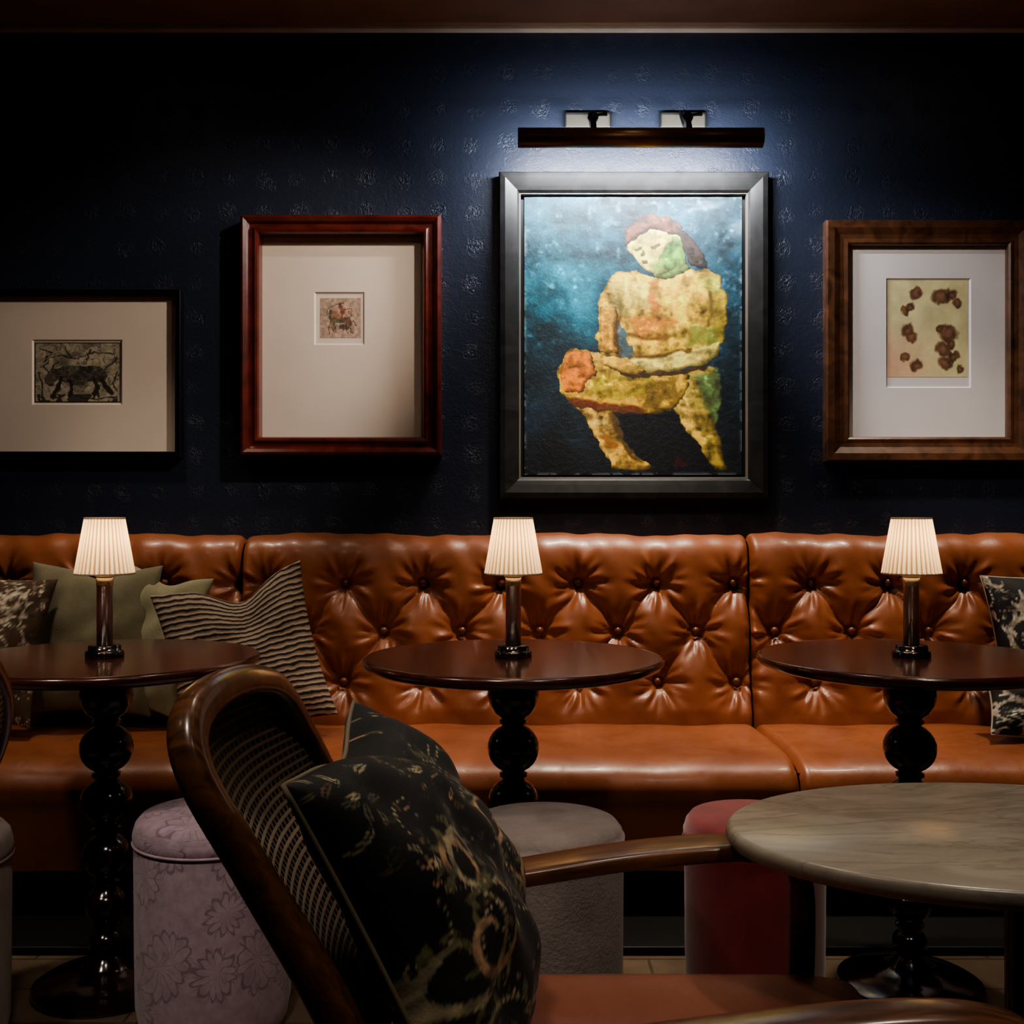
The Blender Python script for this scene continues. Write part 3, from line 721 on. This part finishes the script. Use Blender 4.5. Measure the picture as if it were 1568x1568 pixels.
def print_art(ox0,ox1,oy0,oy1,prof,depth,mfr,mmat,win,pr,kind,matD):
    fd=WY-depth
    X0,X1,Z0,Z1=wx(ox0,fd),wx(ox1,fd),wz(oy1,fd),wz(oy0,fd)
    e=empty('framed_print',((X0+X1)/2,WY-.02,(Z0+Z1)/2))
    frame('frame',X0,X1,Z0,Z1,prof,mfr,e)
    md=WY-matD; a,b,c,d=[f(q,md) for f,q in ((wx,win[0]),(wx,win[1]),(wz,win[3]),(wz,win[2]))]
    i=prof[-1][0]-.004
    v=[(X0+i,md,Z0+i),(X1-i,md,Z0+i),(X1-i,md,Z1-i),(X0+i,md,Z1-i),(a,md,c),(b,md,c),(b,md,d),(a,md,d)]
    g=.005; v+=[(a+g,md+.005,c+g),(b-g,md+.005,c+g),(b-g,md+.005,d-g),(a+g,md+.005,d-g)]
    f=[]
    for r in (0,4):
        for k in range(4): k2=(k+1)%4; f.append((r+k,r+k2,r+4+k2,r+4+k))
    mobj('mat_board',v,f,mmat,e,smooth=False)
    mobj('print_paper',[(a,md+.0052,c),(b,md+.0052,c),(b,md+.0052,d),(a,md+.0052,d)],[(0,1,2,3)],mmat,e,smooth=False)
    paint('print',wx(pr[0],md),wx(pr[1],md),wz(pr[3],md),wz(pr[2],md),matD-.0045,print_img(kind),e,.8,.05,.12)
thin=[(0,.001),(0,.036),(.002,.038),(.016,.038),(.018,.036),(.018,.009)]
print_art(-40,276,443,700,thin,.038,m_blackf,m_mat,(49,187,520,620),(52,184,524,616),'bull',.012)
deep=[(0,.001),(0,.062),(.003,.070),(.010,.073),(.020,.068),(.028,.058),(.036,.058),(.046,.066),(.054,.064),(.058,.056),(.058,.009)]
print_art(367,675,328,697,deep,.070,m_redw,m_mat,(481,558,447,528),(490,552,456,517),'rider',.012)
deep2=[(0,.001),(0,.04),(.004,.048),(.025,.046),(.045,.036),(.058,.034),(.07,.036),(.076,.032),(.078,.026),(.078,.009)]
print_art(1266,1584,336,706,deep2,.046,m_brnw,m_matw,(1357,1487,426,594),(1360,1483,428,577),'spots',.012)

# ------------------------------------------------------------ picture light
PLY=3.25; px0,px1=wx(794,PLY),wx(1167,PLY); pz=wz(211,PLY); xc=(px0+px1)/2
pl=empty('picture_light',(xc,PLY,pz))
v=[];f=[]; seg=24; rr=.029
def tube_pts(r,x): return [(x,PLY+r*math.cos(a),pz+r*math.sin(a)) for a in [math.radians(75)+(math.radians(210))*k/seg for k in range(seg+1)]]
for x in (px0,px1):
    v+=tube_pts(rr,x); v+=tube_pts(rr-.003,x)
n=seg+1
for k in range(seg):
    f.append((k,k+1,2*n+k+1,2*n+k)); f.append((n+k,3*n+k,3*n+k+1,n+k+1))
    f.append((k,n+k,n+k+1,k+1)); f.append((2*n+k,2*n+k+1,3*n+k+1,3*n+k))
f.append((0,2*n,3*n,n)); f.append((seg,n+seg,3*n+seg,2*n+seg))
fixn(mobj('tube_housing',v,f,m_bronze,pl))
for nm,x in(('end_cap_1',px0),('end_cap_2',px1)):
    o=lathe(nm,[(0,-.002),(rr,-.002),(rr,.002),(0,.002)],(0,0,0),m_bronze,None,32)
    o.matrix_world=Matrix.Translation((x,PLY,pz))@Matrix.Rotation(math.pi/2,4,'Y'); o.parent=pl; o.matrix_parent_inverse=Matrix.Translation(Vector(pl['L'])).inverted()
box('led_strip',(px0+.02,PLY-.012,pz-.004),(px1-.02,PLY-.009,pz+.004),m_led,pl,bev=0)
for k,pc in enumerate((900,1045)):
    xb=wx(pc,WY); zb=wz(186,WY)
    box('bracket_%d'%(k+1),(xb-.073,WY-.012,zb-.022),(xb+.073,WY-.001,zb+.022),m_steel,pl,bev=.003)
    box('bracket_edge_%d'%(k+1),(xb-.075,WY-.02,zb+.017),(xb+.075,WY-.012,zb+.023),m_black,pl,bev=.001)
    box('bracket_side_a_%d'%(k+1),(xb-.075,WY-.02,zb-.022),(xb-.070,WY-.012,zb+.022),m_black,pl,bev=.001)
    box('bracket_side_b_%d'%(k+1),(xb+.070,WY-.02,zb-.022),(xb+.075,WY-.012,zb+.022),m_black,pl,bev=.001)
    ya=3.29; xm=wx(pc+8,ya); zt=wz(181,ya)
    sweep('arm_%d'%(k+1),[(xb+.01,WY-.01,zb,.007,.007),(xm,3.42,zb,.007,.007),(xm,3.34,zt-.005,.007,.007),(xm,ya,zt,.008,.008),(xm,PLY+.005,pz+rr-.002,.009,.009)],m_black,pl,side=(1,0,0),sup=2,seg=12)
    lathe('knob_%d'%(k+1),[(0,-.016),(.009,-.016),(.013,-.01),(.017,0),(.013,.01),(.009,.016),(0,.016)],(xm,ya,zt+.002),m_black,pl,20)
    sweep('lever_%d'%(k+1),[(xm,ya,zt+.008,.004,.004),(xm+.025,ya-.004,zt+.010,.005,.005),(xm+.042,ya-.004,zt+.012,.007,.007)],m_black,pl,side=(0,0,1),sup=2,seg=10)
def area(name,loc,aim,sx,sy,e,c,parent=None,spread=math.pi):
    l=bpy.data.lights.new(name,'AREA'); l.shape='RECTANGLE'; l.size=sx; l.size_y=sy; l.energy=e; l.color=c; l.spread=spread
    o=bpy.data.objects.new(name,l); o.location=loc
    o.rotation_euler=(Vector(aim)-Vector(loc)).to_track_quat('-Z','Y').to_euler(); COL.objects.link(o)
    return adopt(o,parent) if parent else o
area('strip_light',(xc,PLY+.004,pz),(xc,PLY+.3,pz-.13),px1-px0-.06,.012,15.0,(.92,.95,1.0),pl)

# ------------------------------------------------------------ ceiling downlights and added fill spots
def spot_or_fill(x,y,aim,e,ang=70,blend=.6,c=(1,.85,.68),size=.05):
    em=empty('ceiling_spot_or_fill',(x,y,CZ))
    lathe('bezel',[(.045,0),(.05,-.004),(.062,-.006),(.066,-.002),(.066,0)],(x,y,CZ),m_bronze,em,40,close=False)
    lathe('lens',[(0,-.001),(.045,-.001),(.045,-.0005),(0,-.0005)],(x,y,CZ),m_down,em,32)
    l=bpy.data.lights.new('spot','SPOT'); l.energy=e; l.color=c; l.spot_size=math.radians(ang); l.spot_blend=blend; l.shadow_soft_size=size
    o=bpy.data.objects.new('spot',l); o.location=(x,y,CZ-.02)
    o.rotation_euler=(Vector(aim)-Vector(o.location)).to_track_quat('-Z','Y').to_euler(); COL.objects.link(o); adopt(o,em)
# over the banquette
spot_or_fill(.36,2.92,(.30,3.08,.6),135,60,.9)
spot_or_fill(1.40,2.92,(1.40,3.06,.6),88,56,.9)
spot_or_fill(-1.2,2.85,(-1.12,3.0,.6),48,56,.9)
# unseen spots added to brighten the artwork, crossing from the middle of the room
spot_or_fill(.45,2.35,(-1.0,3.5,1.52),96,42,.8,(1,.87,.74),.03)
spot_or_fill(.1,2.35,(1.36,3.5,1.55),70,32,.8,(1,.92,.86),.03)
spot_or_fill(.38,2.0,(.38,3.5,1.48),34,36,.9,(1,.92,.78),.06)
# room lights: one over the marble table, the rest unseen spots added as fill
spot_or_fill(.85,1.7,(.75,1.5,.5),30,62,.9)
spot_or_fill(-.4,.7,(-.45,1.9,.25),60,62,1.0,(1,.88,.76),.10)
spot_or_fill(.7,.5,(.5,2.0,.25),32,66,1.0,(1,.88,.76),.10)
spot_or_fill(-1.5,1.0,(-.8,2.2,.25),54,66,1.0,(1,.88,.76),.10)
spot_or_fill(0,2.0,(0,2.6,.0),16,150,1.0,(1,.86,.72),.12)
w=bpy.data.worlds.new('dim_room'); sc.world=w; w.use_nodes=True
w.node_tree.nodes['Background'].inputs[0].default_value=(.5,.55,.7,1); w.node_tree.nodes['Background'].inputs[1].default_value=.02

# ------------------------------------------------------------ camera
cam=bpy.data.cameras.new('camera'); cam.sensor_width=36; cam.lens=F/1568*36; cam.clip_start=.02
co=bpy.data.objects.new('camera',cam); co.location=(0,0,CAMZ); co.rotation_euler=(math.pi/2,0,0); COL.objects.link(co); sc.camera=co
sc.view_settings.view_transform='AgX'
try: sc.view_settings.look='AgX - Medium High Contrast'
except Exception as ex: print(ex)
sc.view_settings.exposure=.2
